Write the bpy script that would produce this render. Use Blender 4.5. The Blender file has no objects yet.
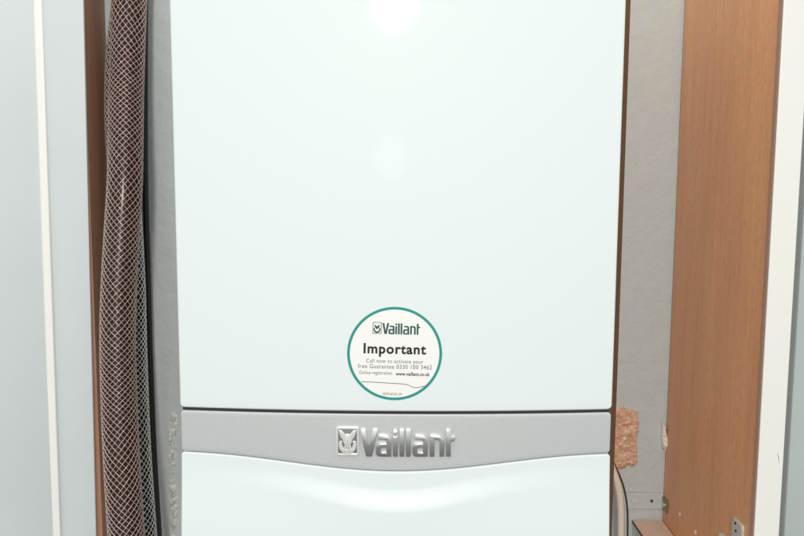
import bpy, bmesh, math, random
from mathutils import Vector, Matrix, noise
random.seed(7)
scene = bpy.context.scene
COL = scene.collection
PI = math.pi

# ------------------------------------------------------------------ camera
FPX = 800.0
TH, RO = math.radians(6.3), math.radians(0.3)
CAM = Vector((0, 0, 1.5))
F = Vector((0, math.cos(TH), -math.sin(TH)))
U0 = Vector((0, math.sin(TH), math.cos(TH)))
R0 = Vector((1, 0, 0))
R = R0 * math.cos(RO) + U0 * math.sin(RO)
U = U0 * math.cos(RO) - R0 * math.sin(RO)
cd = bpy.data.cameras.new('camera')
cam = bpy.data.objects.new('camera', cd)
COL.objects.link(cam)
M = Matrix((( R.x, U.x, -F.x, CAM.x), (R.y, U.y, -F.y, CAM.y), (R.z, U.z, -F.z, CAM.z), (0, 0, 0, 1)))
cam.matrix_world = M
cd.sensor_width = 36
cd.lens = 36 * FPX / 804
cd.clip_start = 0.01
cd.clip_end = 50
scene.camera = cam


def ray(px, py):
    return R * ((px - 402) / FPX) + U * ((268 - py) / FPX) + F


def at(px, py, Y):
    d = ray(px, py)
    return CAM + d * (Y / d.y)


def atx(px, py, X):
    d = ray(px, py)
    return CAM + d * (X / d.x)


# ------------------------------------------------------------------ helpers
def link(name, me, mat=None, parent=None, smooth=False):
    o = bpy.data.objects.new(name, me)
    COL.objects.link(o)
    if mat:
        me.materials.append(mat)
    if smooth:
        for p in me.polygons:
            p.use_smooth = True
    if parent:
        o.parent = parent
        o.matrix_parent_inverse = parent.matrix_world.inverted()
    return o


def from_bm(name, bm, mat=None, parent=None, smooth=False):
    me = bpy.data.meshes.new(name)
    bmesh.ops.recalc_face_normals(bm, faces=bm.faces)
    bm.to_mesh(me)
    bm.free()
    return link(name, me, mat, parent, smooth)


def thing(name, label, cat, loc, group=None):
    o = bpy.data.objects.new(name, None)
    COL.objects.link(o)
    o.location = loc
    o.matrix_world = Matrix.Translation(loc)
    o.empty_display_size = 0.05
    return tag(o, label, cat, group)


def tag(o, label, cat, group=None, kind=None):
    o['label'] = label
    o['category'] = cat
    if group:
        o['group'] = group
    if kind:
        o['kind'] = kind
    return o


def box(bm, a, b, bevel=0.0, seg=2):
    a, b = Vector(a), Vector(b)
    r = bmesh.ops.create_cube(bm, size=1)
    vs = r['verts']
    c, s = (a + b) / 2, b - a
    for v in vs:
        v.co = Vector((c.x + v.co.x * s.x, c.y + v.co.y * s.y, c.z + v.co.z * s.z))
    if bevel:
        es = {e for v in vs for e in v.link_edges}
        bmesh.ops.bevel(bm, geom=list(es), offset=bevel, segments=seg, affect='EDGES', profile=0.5)


def hexa(bm, front, depth_vec, bevel=0.0):
    """front: 4 points, extruded along depth_vec"""
    a = [bm.verts.new(p) for p in front]
    b = [bm.verts.new(Vector(p) + Vector(depth_vec)) for p in front]
    fs = [bm.faces.new(a), bm.faces.new(b[::-1])]
    for i in range(4):
        j = (i + 1) % 4
        fs.append(bm.faces.new((a[i], b[i], b[j], a[j])))
    if bevel:
        es = {e for f in fs for e in f.edges}
        bmesh.ops.bevel(bm, geom=list(es), offset=bevel, segments=2, affect='EDGES', profile=0.5)


def catmull(pts, n):
    P = [pts[0] * 2 - pts[1]] + list(pts) + [pts[-1] * 2 - pts[-2]]
    out = []
    for i in range(1, len(P) - 2):
        p0, p1, p2, p3 = P[i - 1:i + 3]
        for k in range(n):
            t = k / n
            out.append(0.5 * ((2 * p1) + (p2 - p0) * t + (2 * p0 - 5 * p1 + 4 * p2 - p3) * t * t
                              + (-p0 + 3 * p1 - 3 * p2 + p3) * t ** 3))
    out.append(P[-2].copy())
    return out


def frames(path):
    fr = []
    s = 0
    for i, p in enumerate(path):
        a = path[max(0, i - 1)]
        b = path[min(len(path) - 1, i + 1)]
        t = (b - a).normalized()
        n = (Vector((1, 0, 0)) - t * t.x).normalized()
        bb = t.cross(n)
        if i:
            s += (p - path[i - 1]).length
        fr.append((p, n, bb, s))
    return fr


def tube(bm, path, r, seg=24, cap=True):
    fr = frames(path)
    rings = []
    for p, n, b, s in fr:
        rr = r(s) if callable(r) else r
        rings.append([bm.verts.new(p + (n * math.cos(2 * PI * k / seg) + b * math.sin(2 * PI * k / seg)) * rr)
                      for k in range(seg)])
    for i in range(len(rings) - 1):
        for k in range(seg):
            bm.faces.new((rings[i][k], rings[i][(k + 1) % seg], rings[i + 1][(k + 1) % seg], rings[i + 1][k]))
    if cap:
        bm.faces.new(rings[0])
        bm.faces.new(rings[-1][::-1])


# ------------------------------------------------------------------ materials
def new_mat(name, col, rough=0.5, metal=0.0, coat=0.0, coat_rough=0.05, spec=0.5):
    m = bpy.data.materials.new(name)
    m.use_nodes = True
    b = m.node_tree.nodes['Principled BSDF']
    b.inputs['Base Color'].default_value = (*col, 1)
    b.inputs['Roughness'].default_value = rough
    b.inputs['Metallic'].default_value = metal
    b.inputs['Coat Weight'].default_value = coat
    b.inputs['Coat Roughness'].default_value = coat_rough
    b.inputs['Specular IOR Level'].default_value = spec
    return m


def nd(m, t, **kw):
    n = m.node_tree.nodes.new(t)
    for k, v in kw.items():
        if k in n.inputs:
            n.inputs[k].default_value = v
        else:
            setattr(n, k, v)
    return n


def lk(m, a, b):
    m.node_tree.links.new(a, b)


def noise_col(m, scale_vec, stops, scale=1.0, detail=6, rough=0.6, bump=0.0, bump_dist=0.001, mix=None):
    b = m.node_tree.nodes['Principled BSDF']
    tc = nd(m, 'ShaderNodeTexCoord')
    mp = nd(m, 'ShaderNodeMapping')
    mp.inputs['Scale'].default_value = scale_vec
    lk(m, tc.outputs['Object'], mp.inputs['Vector'])
    nz = nd(m, 'ShaderNodeTexNoise')
    nz.inputs['Scale'].default_value = scale
    nz.inputs['Detail'].default_value = detail
    nz.inputs['Roughness'].default_value = rough
    lk(m, mp.outputs['Vector'], nz.inputs['Vector'])
    rp = nd(m, 'ShaderNodeValToRGB')
    e = rp.color_ramp.elements
    e[0].position, e[0].color = stops[0][0], (*stops[0][1], 1)
    e[1].position, e[1].color = stops[-1][0], (*stops[-1][1], 1)
    for p, c in stops[1:-1]:
        x = e.new(p)
        x.color = (*c, 1)
    lk(m, nz.outputs['Fac'], rp.inputs['Fac'])
    lk(m, rp.outputs['Color'], b.inputs['Base Color'])
    if bump:
        bp = nd(m, 'ShaderNodeBump')
        bp.inputs['Strength'].default_value = bump
        bp.inputs['Distance'].default_value = bump_dist
        lk(m, nz.outputs['Fac'], bp.inputs['Height'])
        lk(m, bp.outputs['Normal'], b.inputs['Normal'])
    return nz, rp


m_white = new_mat('gloss_white_enamel', (0.71, 0.785, 0.797), 0.45, coat=0.30, coat_rough=0.05, spec=0.10)
# faint orange peel of the powder coat
b = m_white.node_tree.nodes['Principled BSDF']
tc = nd(m_white, 'ShaderNodeTexCoord')
nz = nd(m_white, 'ShaderNodeTexNoise')
nz.inputs['Scale'].default_value = 260
nz.inputs['Detail'].default_value = 2
lk(m_white, tc.outputs['Object'], nz.inputs['Vector'])
nz2 = nd(m_white, 'ShaderNodeTexNoise')
nz2.inputs['Scale'].default_value = 7
lk(m_white, tc.outputs['Object'], nz2.inputs['Vector'])
bp = nd(m_white, 'ShaderNodeBump')
bp.inputs['Strength'].default_value = 0.03
bp.inputs['Distance'].default_value = 0.0004
lk(m_white, nz.outputs['Fac'], bp.inputs['Height'])
bp2 = nd(m_white, 'ShaderNodeBump')
bp2.inputs['Strength'].default_value = 0.04
bp2.inputs['Distance'].default_value = 0.002
lk(m_white, nz2.outputs['Fac'], bp2.inputs['Height'])
lk(m_white, bp.outputs['Normal'], bp2.inputs['Normal'])
lk(m_white, bp2.outputs['Normal'], b.inputs['Coat Normal'])

m_silver = new_mat('silver_plastic', (0.50, 0.53, 0.52), 0.42, metal=0.35, spec=0.5)
noise_col(m_silver, (1, 1, 1), [(0.3, (0.545, 0.575, 0.585)), (0.7, (0.60, 0.63, 0.64))], scale=700, detail=3, bump=0.1, bump_dist=0.0002)
m_gap = new_mat('dark_gap', (0.02, 0.02, 0.02), 0.6)
m_case = new_mat('flange_reflection_brown', (0.13, 0.08, 0.055), 0.35, metal=0.35)  # brown tint paints in the beech panel's reflection on the flange
m_casew = new_mat('boiler_case_white', (0.78, 0.79, 0.77), 0.4)
m_emblem = new_mat('emblem_silver', (0.85, 0.86, 0.85), 0.3, metal=0.55)
m_caseL = new_mat('boiler_case_paint', (0.42, 0.43, 0.42), 0.4)
m_chrome = new_mat('chrome_letter', (0.66, 0.67, 0.67), 0.24, metal=1.0)
m_chromed = new_mat('chrome_recess', (0.42, 0.43, 0.43), 0.3, metal=1.0)
m_stick = new_mat('sticker_paper', (0.82, 0.83, 0.82), 0.4)
m_teal = new_mat('teal_print', (0.012, 0.27, 0.235), 0.4)
m_dteal = new_mat('dark_teal_print', (0.015, 0.075, 0.07), 0.45)
m_black = new_mat('black_print', (0.008, 0.008, 0.008), 0.5)
m_grey = new_mat('grey_print', (0.10, 0.11, 0.11), 0.5)

m_wall = new_mat('grey_painted_plaster', (0.3, 0.31, 0.29), 0.6)
noise_col(m_wall, (1, 1, 1), [(0.25, (0.515, 0.565, 0.57)), (0.5, (0.54, 0.59, 0.59)), (0.8, (0.56, 0.61, 0.61))],
          scale=60, detail=9, rough=0.7, bump=0.6, bump_dist=0.004)

m_wood = new_mat('beech_laminate', (0.4, 0.19, 0.09), 0.45, coat=0.15, coat_rough=0.3)
nz, rp = noise_col(m_wood, (1, 60, 5), [(0.28, (0.73, 0.35, 0.165)), (0.5, (0.81, 0.41, 0.20)), (0.75, (0.86, 0.46, 0.23))],
                   scale=1.0, detail=8, rough=0.7, bump=0.08, bump_dist=0.0005)
tc = nd(m_wood, 'ShaderNodeTexCoord')
mp = nd(m_wood, 'ShaderNodeMapping')
mp.inputs['Scale'].default_value = (1, 900, 130)
lk(m_wood, tc.outputs['Object'], mp.inputs['Vector'])
n3 = nd(m_wood, 'ShaderNodeTexNoise')
n3.inputs['Scale'].default_value = 1
n3.inputs['Detail'].default_value = 3
lk(m_wood, mp.outputs['Vector'], n3.inputs['Vector'])
r3 = nd(m_wood, 'ShaderNodeValToRGB')
r3.color_ramp.elements[0].position = 0.33
r3.color_ramp.elements[0].color = (0.72, 0.68, 0.66, 1)
r3.color_ramp.elements[1].position = 0.55
r3.color_ramp.elements[1].color = (1.05, 1.05, 1.05, 1)
lk(m_wood, n3.outputs['Fac'], r3.inputs['Fac'])
mx = nd(m_wood, 'ShaderNodeMix', data_type='RGBA', blend_type='MULTIPLY')
mx.inputs[0].default_value = 0.6
lk(m_wood, rp.outputs['Color'], mx.inputs[6])
lk(m_wood, r3.outputs['Color'], mx.inputs[7])
lk(m_wood, mx.outputs[2], m_wood.node_tree.nodes['Principled BSDF'].inputs['Base Color'])

# slow change of tone from plank to plank
mp4 = nd(m_wood, 'ShaderNodeMapping')
mp4.inputs['Scale'].default_value = (1, 14, 1.2)
lk(m_wood, tc.outputs['Object'], mp4.inputs['Vector'])
n4 = nd(m_wood, 'ShaderNodeTexNoise')
n4.inputs['Scale'].default_value = 1
n4.inputs['Detail'].default_value = 4
lk(m_wood, mp4.outputs['Vector'], n4.inputs['Vector'])
r4 = nd(m_wood, 'ShaderNodeValToRGB')
r4.color_ramp.elements[0].position = 0.3
r4.color_ramp.elements[0].color = (0.86, 0.80, 0.84, 1)
r4.color_ramp.elements[1].position = 0.7
r4.color_ramp.elements[1].color = (1.04, 1.04, 0.98, 1)
lk(m_wood, n4.outputs['Fac'], r4.inputs['Fac'])
mx4 = nd(m_wood, 'ShaderNodeMix', data_type='RGBA', blend_type='MULTIPLY')
mx4.inputs[0].default_value = 1.0
lk(m_wood, mx.outputs[2], mx4.inputs[6])
lk(m_wood, r4.outputs['Color'], mx4.inputs[7])
lk(m_wood, mx4.outputs[2], m_wood.node_tree.nodes['Principled BSDF'].inputs['Base Color'])
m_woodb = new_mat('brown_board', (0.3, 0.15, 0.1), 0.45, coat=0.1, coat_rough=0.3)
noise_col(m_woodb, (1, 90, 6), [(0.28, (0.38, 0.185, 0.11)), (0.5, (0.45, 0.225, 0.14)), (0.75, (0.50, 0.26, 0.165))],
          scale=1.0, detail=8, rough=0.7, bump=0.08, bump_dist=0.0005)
m_edge = new_mat('panel_edge_lipping', (0.42, 0.25, 0.17), 0.5)
m_frame = new_mat('white_frame_paint', (0.79, 0.795, 0.76), 0.4)
m_stile = new_mat('pale_grey_paint', (0.60, 0.64, 0.61), 0.45)
noise_col(m_stile, (1, 1, 1), [(0.3, (0.62, 0.68, 0.70)), (0.7, (0.65, 0.71, 0.73))], scale=6, detail=6, bump=0.05, bump_dist=0.001)
m_bead = new_mat('bright_white_trim', (0.9, 0.9, 0.88), 0.35)
m_rdoor = new_mat('blue_grey_paint', (0.42, 0.48, 0.47), 0.45)
noise_col(m_rdoor, (1, 1, 1), [(0.3, (0.40, 0.46, 0.45)), (0.7, (0.44, 0.50, 0.49))], scale=8, detail=6, bump=0.05, bump_dist=0.001)
m_seam = new_mat('gap_shade_and_scratch_grey', (0.17, 0.18, 0.18), 0.6)  # painted shade of the door gap; also colours the scratch

m_hose = new_mat('clear_brown_vinyl', (0.022, 0.007, 0.007), 0.35, spec=0.1, coat=0.25, coat_rough=0.18)
m_hoseb = new_mat('clear_black_vinyl', (0.008, 0.007, 0.007), 0.3, spec=0.18)
m_threadb = new_mat('silver_thread', (0.90, 0.88, 0.85), 0.33, metal=0.7, coat=0.6, coat_rough=0.12)
m_thread = new_mat('braid_thread', (0.78, 0.62, 0.57), 0.28, metal=0.85, coat=0.5, coat_rough=0.14)
m_thread.node_tree.nodes['Principled BSDF'].inputs['Coat Tint'].default_value = (0.80, 0.70, 0.64, 1)
m_thread.node_tree.nodes['Principled BSDF'].inputs['Coat IOR'].default_value = 1.45
m_cable = new_mat('black_rubber', (0.012, 0.012, 0.013), 0.45)
m_cream = new_mat('cream_plastic', (0.72, 0.66, 0.57), 0.4)
m_brown = new_mat('brown_cable', (0.06, 0.03, 0.02), 0.5)
m_tan = new_mat('tan_board', (0.5, 0.37, 0.28), 0.6)
noise_col(m_tan, (1, 1, 1), [(0.3, (0.68, 0.50, 0.38)), (0.7, (0.80, 0.62, 0.49))], scale=120, detail=6, bump=0.2, bump_dist=0.001)
m_wpaint = new_mat('white_board_paint', (0.62, 0.63, 0.6), 0.5)
m_batten = new_mat('batten_paint', (0.43, 0.45, 0.42), 0.5)
m_patch = new_mat('pink_filler', (0.5, 0.28, 0.19), 0.3, coat=0.5, coat_rough=0.2)
noise_col(m_patch, (1, 1, 1), [(0.3, (0.46, 0.22, 0.13)), (0.5, (0.70, 0.42, 0.28)), (0.68, (0.88, 0.70, 0.54))],
          scale=110, detail=9, rough=0.75, bump=0.8, bump_dist=0.003)
m_filler = new_mat('white_filler', (0.78, 0.76, 0.7), 0.6)
m_seal = new_mat('old_sealant', (0.5, 0.5, 0.46), 0.55)
noise_col(m_seal, (1, 1, 1), [(0.35, (0.42, 0.45, 0.43)), (0.5, (0.62, 0.65, 0.63)), (0.65, (0.86, 0.86, 0.83))],
          scale=160, detail=6, bump=0.6, bump_dist=0.002)
m_brass = new_mat('dull_brass', (0.30, 0.25, 0.17), 0.4, metal=0.8)
m_steel = new_mat('bright_steel', (0.75, 0.73, 0.68), 0.25, metal=1.0)
m_nickel = new_mat('pale_nickel', (0.62, 0.60, 0.53), 0.4, metal=0.2)
m_hole = new_mat('screw_hole_dark', (0.015, 0.012, 0.01), 0.7)

# ------------------------------------------------------------------ depths
YF = 0.79          # boiler front (sides of the panel)
YW = 1.13          # wall behind
ZT, ZB = 2.05, 0.85

# ------------------------------------------------------------------ wall
bm = bmesh.new()
nx, nzz = 150, 150
grid = {}
for i in range(nx + 1):
    for j in range(nzz + 1):
        x = -0.60 + 1.20 * i / nx
        z = ZB + (ZT - ZB) * j / nzz
        d = noise.noise(Vector((x * 14, 3.1, z * 9))) * 0.0012 + noise.noise(Vector((x * 60, 1.1, z * 45))) * 0.0007
        grid[i, j] = bm.verts.new((x, YW + d, z))
for i in range(nx):
    for j in range(nzz):
        bm.faces.new((grid[i, j], grid[i + 1, j], grid[i + 1, j + 1], grid[i, j + 1]))
w = from_bm('wall', bm, m_wall, smooth=True)
tag(w, 'grey painted plaster wall behind the white boiler', 'wall', kind='structure')

# ------------------------------------------------------------------ boiler
XC = at(396, 410, YF).x
HW = (at(612, 411, YF).x - at(180, 411, YF).x) / 2
BOW = 0.011
boiler = thing('boiler', 'large glossy white wall boiler with curved silver band and round green-ringed sticker', 'boiler',
               Vector((XC, YF + 0.15, ZB + 0.1)))


def bow(x):
    t = max(-1, min(1, (x - XC) / HW))
    return BOW * (1 - t * t)


def front_y(x):
    return YF - bow(x)


def span(n, e, r):
    """n samples across 0..1 with extra ones near both ends; e = size of the whole"""
    k = [0, .03, .1, .2, .35, .55, .8, 1.0]
    a = [r * q / e for q in k]
    mid = [a[-1] + (1 - 2 * a[-1]) * i / n for i in range(1, n)]
    return a + mid + [1 - q for q in reversed(a)]


def panel(name, x0, x1, zb, zt, r, rc, mat, parent, yoff=0.0, bulge=None, back=0.03, n=60, m=30):
    """bowed moulded panel with rounded edges and corners. zb/zt are functions of x"""
    bm = bmesh.new()
    W = x1 - x0
    us = span(n, W, max(r, rc))
    H = abs(zt((x0 + x1) / 2) - zb((x0 + x1) / 2))
    vs = span(m, H, r)
    G = {}

    def q(t, rr):
        return rr - math.sqrt(max(0, rr * rr - (rr - min(t, rr)) ** 2))
    for i, u in enumerate(us):
        x = x0 + W * u
        tx = min(x - x0, x1 - x)
        c = q(tx, rc)
        a, b2 = zb(x) + c, zt(x) - c
        for j, v in enumerate(vs):
            z = a + (b2 - a) * v
            tz = min(z - a, b2 - z)
            y = front_y(x) - (bulge(x, z) if bulge else 0) + yoff + max(q(tx, r), q(tz, r))
            G[i, j] = bm.verts.new((x, y, z))
    I, J = len(us) - 1, len(vs) - 1
    for i in range(I):
        for j in range(J):
            bm.faces.new((G[i, j], G[i + 1, j], G[i + 1, j + 1], G[i, j + 1]))
    loop = [(i, 0) for i in range(I)] + [(I, j) for j in range(J)] + [(i, J) for i in range(I, 0, -1)] + [(0, j) for j in range(J, 0, -1)]
    B = [bm.verts.new((G[k].co.x, YF + back, G[k].co.z)) for k in loop]
    for k in range(len(loop)):
        k2 = (k + 1) % len(loop)
        bm.faces.new((G[loop[k]], B[k], B[k2], G[loop[k2]]))
    return from_bm(name, bm, mat, parent, smooth=True)


x0, x1 = XC - HW, XC + HW
z_top_line = at(396, 412.2, front_y(XC)).z       # dark joint between panel and band
z_line = (at(180, 410.2, YF).z + at(612, 412, YF).z) / 2
z_top_line = (z_line + z_top_line) / 2
ZTOP = at(396, -95, YF).z
zc_edge = at(396, 471.0, front_y(XC)).z
ze_edge = (at(181, 451, YF).z + at(611, 453.5, YF).z) / 2


def z_band(x):
    t = (x - XC) / HW
    t = max(-1, min(1, t))
    return ze_edge + (zc_edge - ze_edge) * math.cos(PI * t / 2) ** 2.2


up = panel('front_panel', x0, x1, lambda x: z_top_line + 0.0015, lambda x: ZTOP, 0.0022, 0.005, m_white, boiler, m=50)
band = panel('trim_band', x0 + 0.0006, x1 - 0.0006, z_band, lambda x: z_top_line - 0.0014, 0.0009, 0.004, m_silver, boiler, yoff=0.0006, m=14)
panel('joint_shade_strip', x0 + 0.0025, x1 - 0.0025, lambda x: z_top_line - 0.0013, lambda x: z_top_line + 0.0014, 0.0003, 0.0004,
      m_gap, boiler, yoff=0.0017, back=0.01, m=4)  # black strip added so the open joint shows its shade as a dark line
BD, BL = 0.0118, 0.036


def bulge(x, z):
    d = x - XC
    g = math.exp(-(d / 0.105) ** 2)
    lip = z_band(x) - 0.0095 - 0.0095 * math.exp(-(d / 0.07) ** 2)
    t = max(0, min(1, (lip - z) / 0.0225))
    c = 0.0073 * g * t * t * (3 - 2 * t)               # sharp roll in the middle
    u = max(0, min(1, (z_band(x) - z) / 0.11))
    return c + (0.0085 - 0.0073 * g * 0.8) * u * u * (3 - 2 * u)


lo = panel('lower_flap', x0, x1, lambda x: ZB + 0.16, lambda x: z_band(x) - 0.0010, 0.0016, 0.004, m_white, boiler, bulge=bulge, m=140, n=80)
# chassis behind the panels with a chamfered flange on the right
bm = bmesh.new()
xa, xb = x0 + 0.003, x1 - 0.003
box(bm, (xa, YF + 0.014, ZB + 0.165), (xb, YF + 0.032, ZTOP - 0.004), 0.001)
from_bm('joint_backing', bm, m_gap, boiler)
bm = bmesh.new()
prof = [(x0 - 0.0005, YW - 0.01), (x0 - 0.0005, YF + 0.016), (x0 + 0.002, YF + 0.012), (x0 + 0.03, YF + 0.0335),
        (x1 - 0.03, YF + 0.0335), (x1 - 0.0005, YF + 0.012), (x1 + 0.0012, YF + 0.0125), (x1 + 0.0098, YF + 0.0235),
        (x1 + 0.0105, YF + 0.026), (x1 + 0.0105, YW - 0.01)]
lo_v = [bm.verts.new((p[0], p[1], ZB + 0.16)) for p in prof]
hi_v = [bm.verts.new((p[0], p[1], ZTOP)) for p in prof]
n = len(prof)
for i in range(n):
    j = (i + 1) % n
    bm.faces.new((lo_v[i], lo_v[j], hi_v[j], hi_v[i]))
bm.faces.new(lo_v[::-1])
bm.faces.new(hi_v)
from_bm('casing', bm, m_casew, boiler)
bm = bmesh.new()
fl = [(x1 - 0.0002, YF + 0.0115), (x1 + 0.0016, YF + 0.0115), (x1 + 0.0104, YF + 0.0228), (x1 + 0.0112, YF + 0.026), (x1 + 0.0112, YF + 0.05),
      (x1 + 0.0107, YF + 0.05), (x1 + 0.0107, YF + 0.0262), (x1 - 0.0002, YF + 0.0121)]
A = [bm.verts.new((p[0], p[1], ZB + 0.16)) for p in fl]
B = [bm.verts.new((p[0], p[1], ZTOP)) for p in fl]
for i in range(len(fl)):
    j = (i + 1) % len(fl)
    bm.faces.new((A[i], A[j], B[j], B[i]))
bm.faces.new(A[::-1])
bm.faces.new(B)
from_bm('side_flange', bm, m_case, boiler)


# ---- lettering ---------------------------------------------------------
def rpoly(pts, rad=0.0, seg=5):
    """round the corners; a point may carry its own radius as third value"""
    out = []
    n = len(pts)
    for i in range(n):
        p = Vector(pts[i][:2])
        r = pts[i][2] if len(pts[i]) > 2 else rad
        a = Vector(pts[i - 1][:2])
        c = Vector(pts[(i + 1) % n][:2])
        if r <= 0:
            out.append(p)
            continue
        d1, d2 = (a - p), (c - p)
        r2 = min(r, d1.length * 0.49, d2.length * 0.49)
        A, C = p + d1.normalized() * r2, p + d2.normalized() * r2
        for k in range(seg + 1):
            t = k / seg
            out.append(A * (1 - t) ** 2 + p * 2 * t * (1 - t) + C * t * t)
    return out


def circ(cx, cy, r, n=28, ry=None):
    ry = ry or r
    return [Vector((cx + r * math.cos(2 * PI * k / n), cy + ry * math.sin(2 * PI * k / n))) for k in range(n)]


def fill_mesh(splines, extrude=0.0, bevel=0.0):
    """list of closed outlines -> mesh, through a filled 2D curve"""
    cu = bpy.data.curves.new('outline', 'CURVE')
    cu.dimensions = '2D'
    cu.fill_mode = 'BOTH'
    cu.extrude = extrude
    cu.bevel_depth = bevel
    cu.bevel_resolution = 2
    for s in splines:
        sp = cu.splines.new('POLY')
        sp.points.add(len(s) - 1)
        for k, p in enumerate(s):
            sp.points[k].co = (p.x, p.y, 0, 1)
        sp.use_cyclic_u = True
    o = bpy.data.objects.new('outline', cu)
    COL.objects.link(o)
    bpy.context.view_layer.update()
    me = bpy.data.meshes.new_from_object(o.evaluated_get(bpy.context.evaluated_depsgraph_get()))
    bpy.data.objects.remove(o)
    bpy.data.curves.remove(cu)
    return me


def text_mesh(body, bold=0.0, spacing=1.0):
    cu = bpy.data.curves.new('type', 'FONT')
    cu.body = body
    cu.size = 1
    cu.offset = bold
    cu.space_character = spacing
    cu.resolution_u = 4
    o = bpy.data.objects.new('type', cu)
    COL.objects.link(o)
    bpy.context.view_layer.update()
    me = bpy.data.meshes.new_from_object(o.evaluated_get(bpy.context.evaluated_depsgraph_get()))
    bpy.data.objects.remove(o)
    bpy.data.curves.remove(cu)
    return me


# wordmark outlines (x right, y down, baseline 235)
def letter_a(x):
    return [rpoly([(x + 86, 235, 2), (x + 86, 110, 34), (x + 14, 110, 5), (x + 14, 131, 3), (x + 61, 131, 16), (x + 61, 159, 2),
                   (x, 159, 26), (x, 235, 26)]),
            rpoly([(x + 61, 179, 2), (x + 25, 179, 11), (x + 25, 215, 11), (x + 61, 215, 2)])]


WORD = []
WORD.append([rpoly([(203, 75), (231, 75), (252, 190), (273, 75), (301, 75), (268, 235), (236, 235)], 5)])
WORD.append(letter_a(293))
WORD.append([rpoly([(391, 116), (416, 116), (416, 235), (391, 235)], 4)])
WORD.append([circ(403.5, 90, 14)])
WORD.append([rpoly([(429, 75), (454, 75), (454, 235), (429, 235)], 4)])
WORD.append([rpoly([(466, 75), (491, 75), (491, 235), (466, 235)], 4)])
WORD.append(letter_a(503))
WORD.append([rpoly([(603, 235, 3), (603, 110, 5), (684, 110, 38), (684, 235, 3), (659, 235, 3), (659, 131, 20), (628, 131, 2), (628, 235, 3)])])
WORD.append([rpoly([(697, 75, 4), (722, 75, 4), (722, 118, 2), (748, 118, 4), (742, 140, 3), (722, 140, 3), (722, 235, 4), (697, 235, 4)])])
FRAME = [rpoly([(65, 65), (192, 65), (192, 232), (65, 232)], 10), rpoly([(73, 73), (184, 73), (184, 224), (73, 224)], 6)]
PLATE = [rpoly([(65, 65), (192, 65), (192, 232), (65, 232)], 10)]
cup = [Vector((128.5 + 50 * math.cos(a), 168 + 54 * math.sin(a))) for a in [PI * (-0.12 + 1.24 * k / 24) for k in range(25)]]
cup += [Vector((128.5 + 33 * math.cos(a), 160 + 40 * math.sin(a))) for a in [PI * (1.10 - 1.20 * k / 24) for k in range(25)]]
HARE = [[rpoly([(78, 82, 3), (98, 88, 12), (118, 112, 5), (108, 142, 8), (90, 122, 14)])],
        [rpoly([(179, 82, 3), (159, 88, 12), (139, 112, 5), (149, 142, 8), (167, 122, 14)])],
        [rpoly([(114, 106, 10), (143, 106, 10), (156, 140, 14), (142, 172, 8), (115, 172, 8), (101, 140, 14)])],
        [rpoly([(110, 176, 3), (119, 176, 3), (117, 204, 3), (110, 198, 3)])],
        [rpoly([(124, 176, 3), (133, 176, 3), (133, 208, 3), (124, 208, 3)])],
        [rpoly([(138, 176, 3), (147, 176, 3), (147, 198, 3), (140, 204, 3)])],
        [cup]]


def place(me_list, fx, ybase, name, mat, parent, dome=0.0, slices=0, smooth=False):
    """merge meshes, map (x,y,h) through fx -> world X,Z and lay them on the bowed front"""
    bm = bmesh.new()
    for me in me_list:
        bm.from_mesh(me)
    ys = [v.co.y for v in bm.verts]
    ya, yb = min(ys), max(ys)
    if slices:
        for k in range(1, slices):
            y = ya + (yb - ya) * k / slices
            bmesh.ops.bisect_plane(bm, geom=bm.verts[:] + bm.edges[:] + bm.faces[:], plane_co=(0, y, 0), plane_no=(0, 1, 0))
    for v in bm.verts:
        x, z = fx(v.co.x, v.co.y)
        t = (v.co.y - (ya + yb) / 2) / ((yb - ya) / 2)
        h = abs(v.co.z) if v.co.z > 0 else 0
        y = front_y(x) + ybase - h * (1 + dome * (1 - t * t))
        v.co = Vector((x, y, z))
    bmesh.ops.remove_doubles(bm, verts=bm.verts, dist=1e-6)
    o = from_bm(name, bm, mat, parent, smooth)
    return o


def logo_map(ax, ay, px_per_unit, Y, rot=0.0):
    """map wordmark units, anchored so unit (405,150) falls at (ax, ay) world x,z"""
    c, s = math.cos(rot), math.sin(rot)

    def f(x, y):
        dx, dz = (x - 405) * px_per_unit, -(y - 150) * px_per_unit
        return ax + dx * c + dz * s, ay - dx * s + dz * c
    return f


px = FPX                                   # one metre of X at depth 1 spans FPX px
wc = at(395.6, 441.8, front_y(XC))
UNIT = (at(454.8, 441, front_y(XC)).x - at(336.2, 441, front_y(XC)).x) / 683.0
lm = logo_map(wc.x, wc.z, UNIT, YF, math.radians(-0.1))
H = 8 / 1.0   # relief in wordmark units handled below


def relief(splines, h, bev):
    me = fill_mesh([[Vector(p) for p in s] for s in splines], extrude=0, bevel=0)
    bm = bmesh.new()
    bm.from_mesh(me)
    # give the flat fill a real relief: inset rim then raised face
    bmesh.ops.remove_doubles(bm, verts=bm.verts, dist=1e-4)
    return bm


def raised(splines, h, bevel_u):
    me = fill_mesh(splines, extrude=max(h / UNIT - bevel_u, 0.1), bevel=bevel_u)
    for v in me.vertices:
        v.co.z *= UNIT
    return me


# the bevel thickens outlines, so shrink it back with a curve offset
def raised_set(sets, h, bevel_u):
    out = []
    for s in sets:
        cu_me = raised(s, h, bevel_u)
        out.append(cu_me)
    return out


word = raised_set(WORD, 0.0022, 1.6)
o = place(word, lm, 0.0006, 'lettering', m_chrome, band, dome=0.78, slices=14, smooth=True)
o['label'] = 'raised chrome lettering in the middle of the silver band'
badge = place([raised(PLATE, 0.0007, 0.8)], lm, 0.0006, 'badge', m_chromed, band, dome=0.8, slices=8, smooth=True)
emb = raised_set([FRAME] + HARE, 0.0021, 1.2)
place(emb, lm, 0.0006, 'emblem', m_emblem, band, dome=0.15, slices=8, smooth=True)


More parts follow.
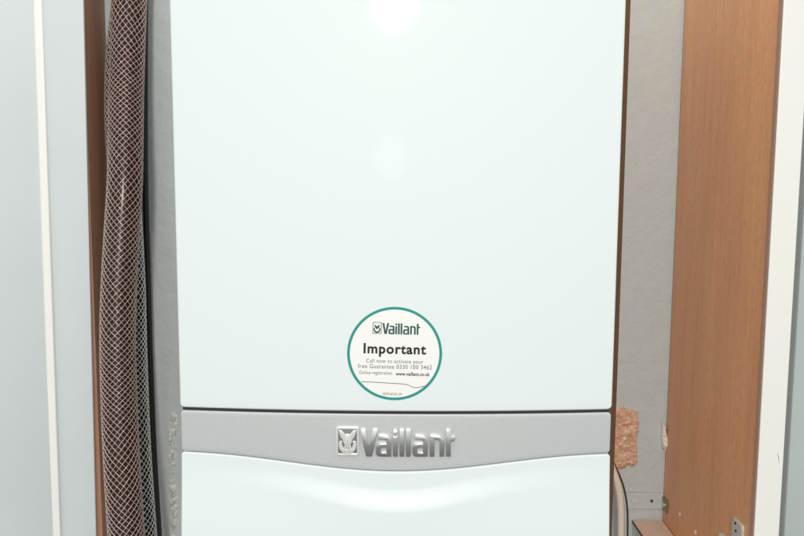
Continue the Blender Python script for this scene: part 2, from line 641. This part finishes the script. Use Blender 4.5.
def sharpen(o, ang=35):
    try:
        o.data.set_sharp_from_angle(angle=math.radians(ang))
    except Exception:
        pass


for ob in [c for c in COL.objects if c.name in ('lettering', 'badge', 'emblem', 'front_panel', 'trim_band', 'lower_flap')]:
    sharpen(ob, 50 if ob.name in ('front_panel', 'trim_band', 'lower_flap') else 40)

# ---- round sticker -----------------------------------------------------
sc = at(394.6, 353.8, front_y(XC))
SR = (at(442, 354, front_y(XC)).x - at(347.2, 354, front_y(XC)).x) / 2
PXW = SR / 47.4                     # metres per photo pixel on the panel
ROT = math.radians(1.0)


def st(dx, dy):
    """photo pixels right / down of the sticker's centre -> world x,z"""
    c, s = math.cos(ROT), math.sin(ROT)
    X, Zz = dx * PXW, -dy * PXW
    return sc.x + X * c + Zz * s, sc.z - X * s + Zz * c


def disc(name, r0, r1, e, mat, parent, thick=0.0):
    bm = bmesh.new()
    seg, rg = 96, 8
    rings = []
    for k in range(rg + 1):
        r = r0 + (r1 - r0) * k / rg
        ring = []
        for q in range(seg):
            a = 2 * PI * q / seg
            x, z = sc.x + r * math.cos(a), sc.z + r * math.sin(a)
            ring.append(bm.verts.new((x, front_y(x) - e, z)))
            if r < 1e-6:
                break
        rings.append(ring)
    # edge thickness
    ring = []
    for q in range(seg):
        a = 2 * PI * q / seg
        x, z = sc.x + r1 * math.cos(a), sc.z + r1 * math.sin(a)
        ring.append(bm.verts.new((x, front_y(x) - e + thick, z)))
    rings.append(ring)
    for k in range(len(rings) - 1):
        A, B = rings[k], rings[k + 1]
        for q in range(seg):
            q2 = (q + 1) % seg
            if len(A) == 1:
                bm.faces.new((A[0], B[q], B[q2]))
            else:
                bm.faces.new((A[q], B[q], B[q2], A[q2]))
    return from_bm(name, bm, mat, parent)


stk = disc('sticker', 0, SR, 0.00025, m_stick, boiler, 0.00025)
stk['label'] = 'round white sticker with a green ring and black heading'
disc('ring', SR - 2.6 * PXW, SR + 0.0001, 0.00033, m_teal, stk, 0.00033)


def line(body, cx, cy, w, h, mat, name, bold=0.0, spacing=1.0, ref=None, e=0.00042):
    me = text_mesh(body, bold, spacing)
    xs = [v.co.x for v in me.vertices]
    ys = [v.co.y for v in me.vertices]
    a, b2 = min(xs), max(xs)
    # h = height of a capital
    k = h / 0.70
    bm = bmesh.new()
    bm.from_mesh(me)
    for v in bm.verts:
        dx = cx + ((v.co.x - a) / (b2 - a) - 0.5) * w
        dy = cy + h / 2 - v.co.y * k
        x, z = st(dx, dy)
        v.co = Vector((x, front_y(x) - e, z))
    o = from_bm(name, bm, mat, stk)
    return o


line('Important', 0.1, -5.2, 62.5, 9.8, m_black, 'heading', bold=0.03, spacing=1.12)
line('Call now to activate your', 0.3, 7.4, 57, 4.0, m_grey, 'small_print', spacing=1.1)
line('free Guarantee 0330 100 3462', 0.6, 13.0, 74, 4.3, m_grey, 'small_print', spacing=1.1)
line('Online registration', -18.6, 19.6, 33.0, 3.5, m_grey, 'small_print', spacing=1.05)
line('www.vaillant.co.uk', 18.6, 20.2, 34.0, 3.5, m_black, 'small_print', bold=0.022, spacing=1.05)
line('0020160165_00', -1.5, 41.0, 19, 2.4, m_grey, 'small_print')
# wordmark printed on the sticker
slm_c = (1.2, -25.8)
su = 47.5 / 683.0


def slm(x, y):
    return st(slm_c[0] + (x - 405) * su, slm_c[1] + (y - 150) * su)


def flat(sets, name, mat, e):
    bm = bmesh.new()
    for s in sets:
        bm.from_mesh(fill_mesh(s))
    for v in bm.verts:
        x, z = slm(v.co.x, v.co.y)
        v.co = Vector((x, front_y(x) - e, z))
    return from_bm(name, bm, mat, stk)


flat(WORD, 'printed_wordmark', m_dteal, 0.00042)
flat([FRAME, HARE[6], [rpoly([(90, 95, 4), (128, 128, 6), (167, 95, 4), (160, 140, 10), (128.5, 172, 14), (97, 140, 10)])]],
     'printed_emblem', m_dteal, 0.00042)
# thin wavy rule
pts = [(-33, 29.2), (-20, 29.5), (0, 30.2), (12, 31.0), (19, 33.6), (24, 34.0), (28, 33.0), (31.5, 32.2)]
pp = catmull([Vector((a, b2, 0)) for a, b2 in pts], 6)
bm = bmesh.new()
prev = None
for p in pp:
    a = st(p.x, p.y - 0.32)
    b2 = st(p.x, p.y + 0.32)
    cur = (bm.verts.new((a[0], front_y(a[0]) - 0.00042, a[1])), bm.verts.new((b2[0], front_y(b2[0]) - 0.00042, b2[1])))
    if prev:
        bm.faces.new((prev[0], cur[0], cur[1], prev[1]))
    prev = cur
from_bm('wavy_rule', bm, m_grey, stk)

# ------------------------------------------------------------------ cupboard
XR = at(684, 0, YW).x                       # inner face of the right side panel
YS = XR / at(783, 0, 1).x                   # its front edge
XL = at(105, 0, YW).x
cup_o = thing('cupboard', 'open cupboard round the boiler with beech inner sides and pale painted front frame', 'cupboard',
              Vector((0, YS, ZB)))
bm = bmesh.new()
box(bm, (XR, YS + 0.0015, ZB), (XR + 0.018, YW - 0.004, ZT), 0.0006)
sp = from_bm('side_panel', bm, m_wood, cup_o)
sp['label'] = 'bright beech side panel right of the boiler'
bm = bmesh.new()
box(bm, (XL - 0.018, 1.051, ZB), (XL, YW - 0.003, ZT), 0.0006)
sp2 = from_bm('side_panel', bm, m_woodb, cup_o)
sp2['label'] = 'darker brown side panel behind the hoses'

# right frame stile and door
bm = bmesh.new()
wst = (at(779.5, 536, YS).x - at(755, 536, YS).x)
box(bm, (XR - 0.0002, YS - 0.003, ZB), (XR + wst, YS, ZT), 0.0008)
o = from_bm('frame_stile', bm, m_frame, cup_o)
o['label'] = 'white frame stile at the right'
bm = bmesh.new()
box(bm, (XR + wst + 0.0003, YS - 0.001, ZB), (XR + wst + 0.0048, YS + 0.012, ZT), 0.0005)
from_bm('gap_shade_strip', bm, m_seam, cup_o)  # grey strip painting the shade in the gap beside the door


def leaf(name, x, y, ang, width, mat, label, sgn):
    bm = bmesh.new()
    box(bm, (0, 0, ZB), (width, 0.018, ZT), 0.0015)
    rot = Matrix.Rotation(ang, 4, 'Z')
    mir = Matrix.Scale(sgn, 4, (1, 0, 0))
    bmesh.ops.transform(bm, matrix=Matrix.Translation((x, y, 0)) @ mir @ rot, verts=bm.verts)
    o = from_bm(name, bm, mat, cup_o)
    o['label'] = label
    return o


bm = bmesh.new()
box(bm, (XR - 0.0008, YS + 0.0003, ZB), (XR - 0.0001, YS + 0.007, ZT), 0.0002)
from_bm('edge_lipping', bm, m_edge, cup_o)
leaf('door', XR + wst + 0.0052, YS - 0.002, math.radians(-38), 0.40, m_rdoor, 'blue grey door leaf at the right edge', 1)

# left frame stile: its inner edge leans a little, as in the photo
YL = 1.045
a0, a1 = at(83, 0, YL), at(96, 536, YL)
b0, b1 = at(41.5, 0, YL), at(60.5, 536, YL)


def ext(p, q, z):
    return p + (q - p) * ((z - p.z) / (q.z - p.z))


bm = bmesh.new()
hexa(bm, [ext(b0, b1, ZB), ext(a0, a1, ZB), ext(a0, a1, ZT), ext(b0, b1, ZT)], (0, 0.005, 0), 0.001)
o = from_bm('frame_stile', bm, m_stile, cup_o)
o['label'] = 'pale grey frame stile left of the hoses'
c0, c1 = at(33, 0, YL - 0.006), at(52.5, 536, YL - 0.006)
b0, b1 = at(41.5, 0, YL - 0.006), at(60.5, 536, YL - 0.006)
bm = bmesh.new()
hexa(bm, [ext(c0, c1, ZB), ext(b0, b1, ZB) + Vector((-0.0003, 0, 0)), ext(b0, b1, ZT) + Vector((-0.0003, 0, 0)), ext(c0, c1, ZT)], (0, 0.010, 0), 0.0015)
from_bm('edge_trim', bm, m_bead, cup_o)
leaf('door', ext(c0, c1, 1.5).x + 0.003, YL - 0.0025, math.radians(-30), 0.60, m_stile, 'pale grey door leaf at the left edge', -1)

bm = bmesh.new()
sa = [at(777.2, 452.5, YS - 0.0032), at(778.4, 457, YS - 0.0032), at(779.4, 464, YS - 0.0032)]
prev = None
for k, p in enumerate(catmull(sa, 4)):
    wdt = 0.00028 * math.sin(PI * (k + 0.5) / 9)
    cur = (bm.verts.new(p - Vector((wdt, 0, 0))), bm.verts.new(p + Vector((wdt, 0, 0))))
    if prev:
        bm.faces.new((prev[0], prev[1], cur[1], cur[0]))
    prev = cur
from_bm('scratch', bm, m_seam, cup_o)

# mounting plate of a hinge on the right panel
def onR(px_, py_, off=0.0):
    p = atx(px_, py_, XR)
    return Vector((XR - off, p.y, p.z))


def roundplate(bm, ya, yb, za, zb, th, rad):
    pts = rpoly([(ya, za), (yb, za), (yb, zb), (ya, zb)], rad, 5)
    A = [bm.verts.new((XR - 0.0002, p.x, p.y)) for p in pts]
    B = [bm.verts.new((XR - th * 0.8, p.x, p.y)) for p in pts]
    cx, cz = (ya + yb) / 2, (za + zb) / 2
    Cc = [bm.verts.new((XR - th, cx + (p.x - cx) * 0.88, cz + (p.y - cz) * 0.96)) for p in pts]
    n = len(pts)
    for i in range(n):
        j = (i + 1) % n
        bm.faces.new((A[i], A[j], B[j], B[i]))
        bm.faces.new((B[i], B[j], Cc[j], Cc[i]))
    bm.faces.new(Cc)


def xcyl(bm, y, z, r, xa_, xb_, seg=20):
    A = [bm.verts.new((xa_, y + r * math.cos(2 * PI * k / seg), z + r * math.sin(2 * PI * k / seg))) for k in range(seg)]
    B = [bm.verts.new((xb_, y + r * math.cos(2 * PI * k / seg), z + r * math.sin(2 * PI * k / seg))) for k in range(seg)]
    for k in range(seg):
        bm.faces.new((A[k], A[(k + 1) % seg], B[(k + 1) % seg], B[k]))
    bm.faces.new(B)
    bm.faces.new(A[::-1])


pA, pB = onR(735, 516), onR(745.5, 516)
pBot = onR(740, 560)
bm = bmesh.new()
roundplate(bm, pB.y, pA.y, pBot.z, pA.z, 0.0035, 0.006)
hp = from_bm('hinge_plate', bm, m_nickel, cup_o)
for (qx, qy) in ((738.5, 523.5), (739.0, 531.0)):
    p = onR(qx, qy)
    bm = bmesh.new()
    xcyl(bm, p.y, p.z, 0.0016, XR - 0.0015, XR - 0.0041)
    from_bm('screw_hole', bm, m_hole, hp)
# hinge arm coming out over the panel
q = onR(733, 531.5)
q.z = onR(720, 527.5).z
bm = bmesh.new()
box(bm, (XR - 0.008, q.y - 0.004, q.z - 0.022), (XR - 0.0003, q.y + 0.022, q.z), 0.0012)
from_bm('hinge_arm', bm, m_nickel, hp)
# small brass plate at the back of the panel
pA, pB = onR(660.5, 492), onR(669, 495)
pC = onR(669, 515)
bm = bmesh.new()
roundplate(bm, pB.y, min(pA.y, YW - 0.004), pC.z, pA.z, 0.0022, 0.0015)
mb = from_bm('fixing_plate', bm, m_brass, cup_o)
p = onR(665.5, 505)
bm = bmesh.new()
xcyl(bm, p.y, p.z, 0.0036, XR - 0.001, XR - 0.0029)
from_bm('screw', bm, m_steel, mb)
p = onR(663.5, 497.5)
bm = bmesh.new()
xcyl(bm, p.y, p.z, 0.0022, XR - 0.001, XR - 0.0028)
from_bm('screw_hole', bm, m_hole, mb)
for (qx, qy, rr) in ((680, 514.5, 0.0022), (695.5, 532.5, 0.003)):
    p = onR(qx, qy)
    bm = bmesh.new()
    xcyl(bm, p.y, p.z, rr, XR - 0.0001, XR - 0.0012)
    from_bm('shelf_pin_plug', bm, m_cream, cup_o)

# ------------------------------------------------------------------ hoses
def make_hose(pts, Y, r, label, yjit, mh, mt):
    path = [at(a, b2, Y + dy) for (a, b2), dy in zip(pts, yjit)]
    path = catmull(path, 14)
    base = path[-1]
    t = thing('braided_hose', label, 'hose', base, 'braided hoses beside the boiler')
    bm = bmesh.new()
    tube(bm, path, r, 40)
    from_bm('hose_wall', bm, mh, t, smooth=True)
    # woven threads: sixteen strands each way
    N = 18
    # resample finely
    fr = frames(path)
    total = fr[-1][3]
    pv = 6.3 * Y / FPX
    kap = 2 * PI / (N * pv)
    steps = int(total / 0.0016)
    samp = []
    k = 0
    for i in range(steps + 1):
        s = total * i / steps
        while k < len(fr) - 2 and fr[k + 1][3] < s:
            k += 1
        A, B = fr[k], fr[k + 1]
        u = (s - A[3]) / max(1e-9, B[3] - A[3])
        samp.append((A[0].lerp(B[0], u), A[1].lerp(B[1], u).normalized(), A[2].lerp(B[2], u).normalized(), s))
    verts, faces = [], []
    wd = 0.00040
    for sg in (-1, 1):
        for j in range(N):
            start = len(verts)
            for i, (p, n_, b_, s) in enumerate(samp):
                ph = 2 * PI * j / N + sg * kap * s + 0.09 * noise.noise(Vector((s * 30, j * 3.7, sg))) + sg * 0.5 * noise.noise(Vector((s * 9, 4.2, 1)))
                lift = 0.0003 + 0.00025 * math.sin((kap * s) * N / 1.0 + j * PI + (0 if sg > 0 else PI))
                rad = n_ * math.cos(ph) + b_ * math.sin(ph)
                tan = (b_ * math.cos(ph) - n_ * math.sin(ph))
                ax = n_.cross(b_).normalized()
                d = (tan * (r * kap) * sg + ax).normalized()
                side = d.cross(rad).normalized()
                rr = r + lift
                verts += [p + rad * (rr - 0.0003) - side * wd, p + rad * (rr + 0.00035) - side * wd * 0.4,
                          p + rad * (rr + 0.00035) + side * wd * 0.4, p + rad * (rr - 0.0003) + side * wd]
            for i in range(len(samp) - 1):
                a = start + i * 4
                for q_ in range(3):
                    faces.append((a + q_, a + q_ + 1, a + q_ + 5, a + q_ + 4))
    me = bpy.data.meshes.new('braid')
    me.from_pydata([tuple(v) for v in verts], [], faces)
    link('braid', me, mt, t, smooth=True)
    return t


Y1 = 1.03
r1 = 17.0 / FPX
make_hose([(137, -140), (133, -70), (129.5, 0), (126.5, 90), (125, 180), (121.5, 240), (118.5, 300), (118, 356), (121, 446), (126.5, 536), (133, 620), (140, 690)],
          Y1, r1, 'thick brown hose with white braid, the front one of the two', [.055, .05, .045, .025, .0, -.012, -.025, -.038, -.06, -.085, -.11, -.13], m_hose, m_thread)
Y2 = 1.083
r2 = 15.2 * 1.04 / FPX
make_hose([(134, -140), (131, -70), (127.5, 0), (121.5, 60), (120.5, 120), (124, 180), (127.5, 240), (130, 290), (131.5, 356), (135, 446), (141, 536), (148, 620), (155, 690)],
          Y2, r2, 'braided hose half hidden behind the thicker one, between it and the black cable', [.024, .023, .022, .018, .014, .01, .002, -.008, -.022, -.042, -.065, -.09, -.11], m_hoseb, m_threadb)

cp = [(147, -140), (146, -70), (145.2, 0), (145, 90), (145.3, 180), (148.2, 290), (150.2, 356), (153.8, 446), (159.2, 536), (165, 620), (170, 690)]
bm = bmesh.new()
tube(bm, catmull([at(a, b2, 1.112) for a, b2 in cp], 12), 2.9 * 1.112 / FPX, 16)
o = from_bm('cable', bm, m_cable, smooth=True)
tag(o, 'thin black cable running down the wall right of the braided hoses', 'cable')

# ------------------------------------------------------------------ sealant line by the boiler's left
bm = bmesh.new()
G = {}
NX, NZ = 34, 260
for i in range(NX + 1):
    for j in range(NZ + 1):
        p = at(161 + 19 * i / NX, 404 + 160 * j / NZ, YW)
        u = i / NX * 2 - 1
        env = max(0, 1 - (u - 0.25 + 0.35 * noise.noise(Vector((0, 5, p.z * 28)))) ** 2 * 3.2) * min(1, j / 30) * 1.1
        h = noise.noise(p * 95) * 0.9 + noise.noise(p * 260) * 0.6 + noise.noise(p * 600) * 0.25
        y = YW + 0.0024 - env * 0.006 * max(0, 0.62 + h)
        G[i, j] = bm.verts.new((p.x, y, p.z))
for i in range(NX):
    for j in range(NZ):
        bm.faces.new((G[i, j], G[i + 1, j], G[i + 1, j + 1], G[i, j + 1]))
o = from_bm('sealant_bead', bm, m_seal)
tag(o, 'rough crusty pale sealant line on the wall along the left of the boiler', 'sealant')

# ------------------------------------------------------------------ pinkish patch right of the boiler
def blob(name, outline, Y, relief_h, mat, label, cat, seed=0, n=14, fscale=90):
    """lumpy lump of material stuck on the wall; outline in wall-plane points"""
    pts = [at(a, b2, Y) for a, b2 in outline]
    dense = []
    for i in range(len(pts)):
        a, b2 = pts[i], pts[(i + 1) % len(pts)]
        for k in range(12):
            p = a.lerp(b2, k / 12)
            j = noise.noise(Vector((i * 12 + k, seed, 0)) * 0.37) * 0.0014 + noise.noise(Vector((i * 12 + k, seed, 5)) * 1.3) * 0.0012
            dense.append(p + Vector((j, 0, -j)))
    c = sum(dense, Vector()) / len(dense)
    bm = bmesh.new()
    rings = []
    for k in range(n + 1):
        t = 1 - k / n
        ring = []
        for p in dense:
            q = c + (p - c) * max(t, 0.02)
            hh = relief_h * min(1, (1 - t) * 5) ** 0.5
            hh *= 0.75 + 0.55 * noise.noise(Vector((q.x * fscale, seed, q.z * fscale))) + 0.3 * noise.noise(Vector((q.x * 3 * fscale, seed, q.z * 3 * fscale)))
            ring.append(bm.verts.new((q.x, Y - hh + (0.002 if k == 0 else 0), q.z)))
        rings.append(ring)
    L = len(dense)
    for k in range(n):
        for i in range(L):
            bm.faces.new((rings[k][i], rings[k][(i + 1) % L], rings[k + 1][(i + 1) % L], rings[k + 1][i]))
    bm.faces.new(rings[-1])
    o = from_bm(name, bm, mat, smooth=False)
    return tag(o, label, cat)


blob('filler_patch', [(600, 409), (618, 407), (629, 409), (638.5, 412), (638.5, 428), (636, 440), (637, 452), (637.5, 463), (633, 467), (628, 465), (622, 470), (612, 468), (598, 470)],
     YW - 0.001, 0.0055, m_patch, 'rough pinkish tan filler patch on the wall beside the right end of the band', 'filler', 3, n=34, fscale=85)
blob('filler_dab', [(661, 420), (664, 424), (665, 432), (667.5, 438), (667, 447), (664.5, 452), (661.5, 448), (660.5, 436)],
     YW - 0.001, 0.009, m_filler, 'small white dab of filler in the corner between grey wall and beech panel', 'filler', 8, n=8)

# ------------------------------------------------------------------ batten with two screw holes
za, zb_ = at(640, 492, YW).z, at(640, 508, YW).z
bt = thing('batten', 'short grey painted batten with screw and hole on the wall beside the beech panel', 'batten',
           Vector((at(640, 500, YW).x, YW, zb_)))
bm = bmesh.new()
box(bm, (at(600, 500, YW).x, YW - 0.005, zb_), (XR - 0.0005, YW + 0.004, za), 0.001)
from_bm('strip', bm, m_wall, bt)


def ycyl(bm, c, r, ya_, yb_, seg=20):
    A = [bm.verts.new((c.x + r * math.cos(2 * PI * k / seg), ya_, c.z + r * math.sin(2 * PI * k / seg))) for k in range(seg)]
    B = [bm.verts.new((c.x + r * 0.85 * math.cos(2 * PI * k / seg), yb_, c.z + r * 0.85 * math.sin(2 * PI * k / seg))) for k in range(seg)]
    for k in range(seg):
        bm.faces.new((A[k], A[(k + 1) % seg], B[(k + 1) % seg], B[k]))
    bm.faces.new(B)
    bm.faces.new(A[::-1])


bm = bmesh.new()
ycyl(bm, at(632.5, 498.5, YW), 0.0036, YW - 0.005, YW - 0.0082)
from_bm('screw_cap', bm, m_wpaint, bt)
bm = bmesh.new()
ycyl(bm, at(650.5, 499.5, YW), 0.0018, YW - 0.005, YW - 0.0079)
from_bm('screw_hole', bm, m_hole, bt)

# ------------------------------------------------------------------ boxed-in board at the bottom right
zt_ = at(645, 519.5, YW).z
xl_ = at(632, 520, YW).x
bx = thing('pipe_boxing', 'small white boxing with bare tan top in the bottom corner beside the beech panel', 'boxing',
           Vector(((xl_ + XR) / 2, 1.0, ZB + 0.1)))
bm = bmesh.new()
box(bm, (xl_ + 0.001, 0.905, ZB + 0.1), (XR - 0.001, YW - 0.003, zt_ - 0.0035), 0.0008)
from_bm('side_board', bm, m_wpaint, bx)
bm = bmesh.new()
box(bm, (xl_, 0.90, zt_ - 0.003), (XR - 0.0008, YW - 0.003, zt_), 0.0005)
from_bm('top_board', bm, m_tan, bx)
bm = bmesh.new()
box(bm, (xl_ - 0.0012, 0.90, zt_ - 0.0032), (xl_ - 0.0001, YW - 0.003, zt_ - 0.0002), 0.0003)
from_bm('dark_edge', bm, m_brown, bx)

# pale pipe and brown cable dropping behind the boiler's right edge
pth = [(606, 455), (612, 468), (617.5, 484), (620.5, 504), (621, 536), (620, 580), (619, 640)]
bm = bmesh.new()
tube(bm, catmull([at(a, b2, 1.07) for a, b2 in pth], 10), 3.6 * 1.07 / FPX, 20)
o = from_bm('pipe', bm, m_cream, smooth=True)
tag(o, 'cream plastic pipe bending down beside the lower right edge of the boiler', 'pipe')
pth = [(608, 452), (617, 470), (623.5, 487), (627.2, 508), (627.6, 536), (627, 580), (626, 640)]
bm = bmesh.new()
tube(bm, catmull([at(a, b2, 1.085) for a, b2 in pth], 10), 0.0014, 10)
o = from_bm('cable', bm, m_brown, smooth=True)
tag(o, 'thin dark brown cable following the curve of the cream pipe', 'cable')

# ------------------------------------------------------------------ light
wd_ = bpy.data.worlds.new('World')
scene.world = wd_
wd_.use_nodes = True
nt = wd_.node_tree
bg = nt.nodes['Background']
tc = nt.nodes.new('ShaderNodeTexCoord')
sx = nt.nodes.new('ShaderNodeSeparateXYZ')
nt.links.new(tc.outputs['Generated'], sx.inputs['Vector'])
mr = nt.nodes.new('ShaderNodeMapRange')
mr.inputs['From Min'].default_value = -1
mr.inputs['From Max'].default_value = 1
nt.links.new(sx.outputs['Z'], mr.inputs['Value'])
rp = nt.nodes.new('ShaderNodeValToRGB')
e = rp.color_ramp.elements
e[0].position, e[0].color = 0.0, (0.12, 0.12, 0.11, 1)
e[1].position, e[1].color = 1.0, (1.0, 1.0, 0.97, 1)
for p, c in ((0.35, (0.34, 0.34, 0.33)), (0.5, (0.80, 0.82, 0.81)), (0.60, (0.98, 0.99, 0.97))):
    x = e.new(p)
    x.color = (*c, 1)
nt.links.new(mr.outputs['Result'], rp.inputs['Fac'])
nt.links.new(rp.outputs['Color'], bg.inputs['Color'])
bg.inputs['Strength'].default_value = 1.05


def lamp(name, loc, watts, radius, col=(1, 1, 1)):
    l = bpy.data.lights.new(name, 'POINT')
    l.energy = watts
    l.shadow_soft_size = radius
    l.color = col
    o = bpy.data.objects.new(name, l)
    COL.objects.link(o)
    o.location = loc
    return o


lamp('ceiling_lamp', (-0.035, -1.0, 1.5 + 0.575), 74, 0.095, (1.0, 0.94, 0.86))
lamp('camera_flash', (-0.03, -0.06, 1.5 + 0.045), 0.22, 0.045, (0.93, 1.0, 1.0))

scene.view_settings.view_transform = 'Standard'
scene.view_settings.look = 'None'
scene.view_settings.exposure = 0.0
scene.view_settings.gamma = 1.0
scene.render.engine = 'CYCLES'
scene.cycles.max_bounces = 8
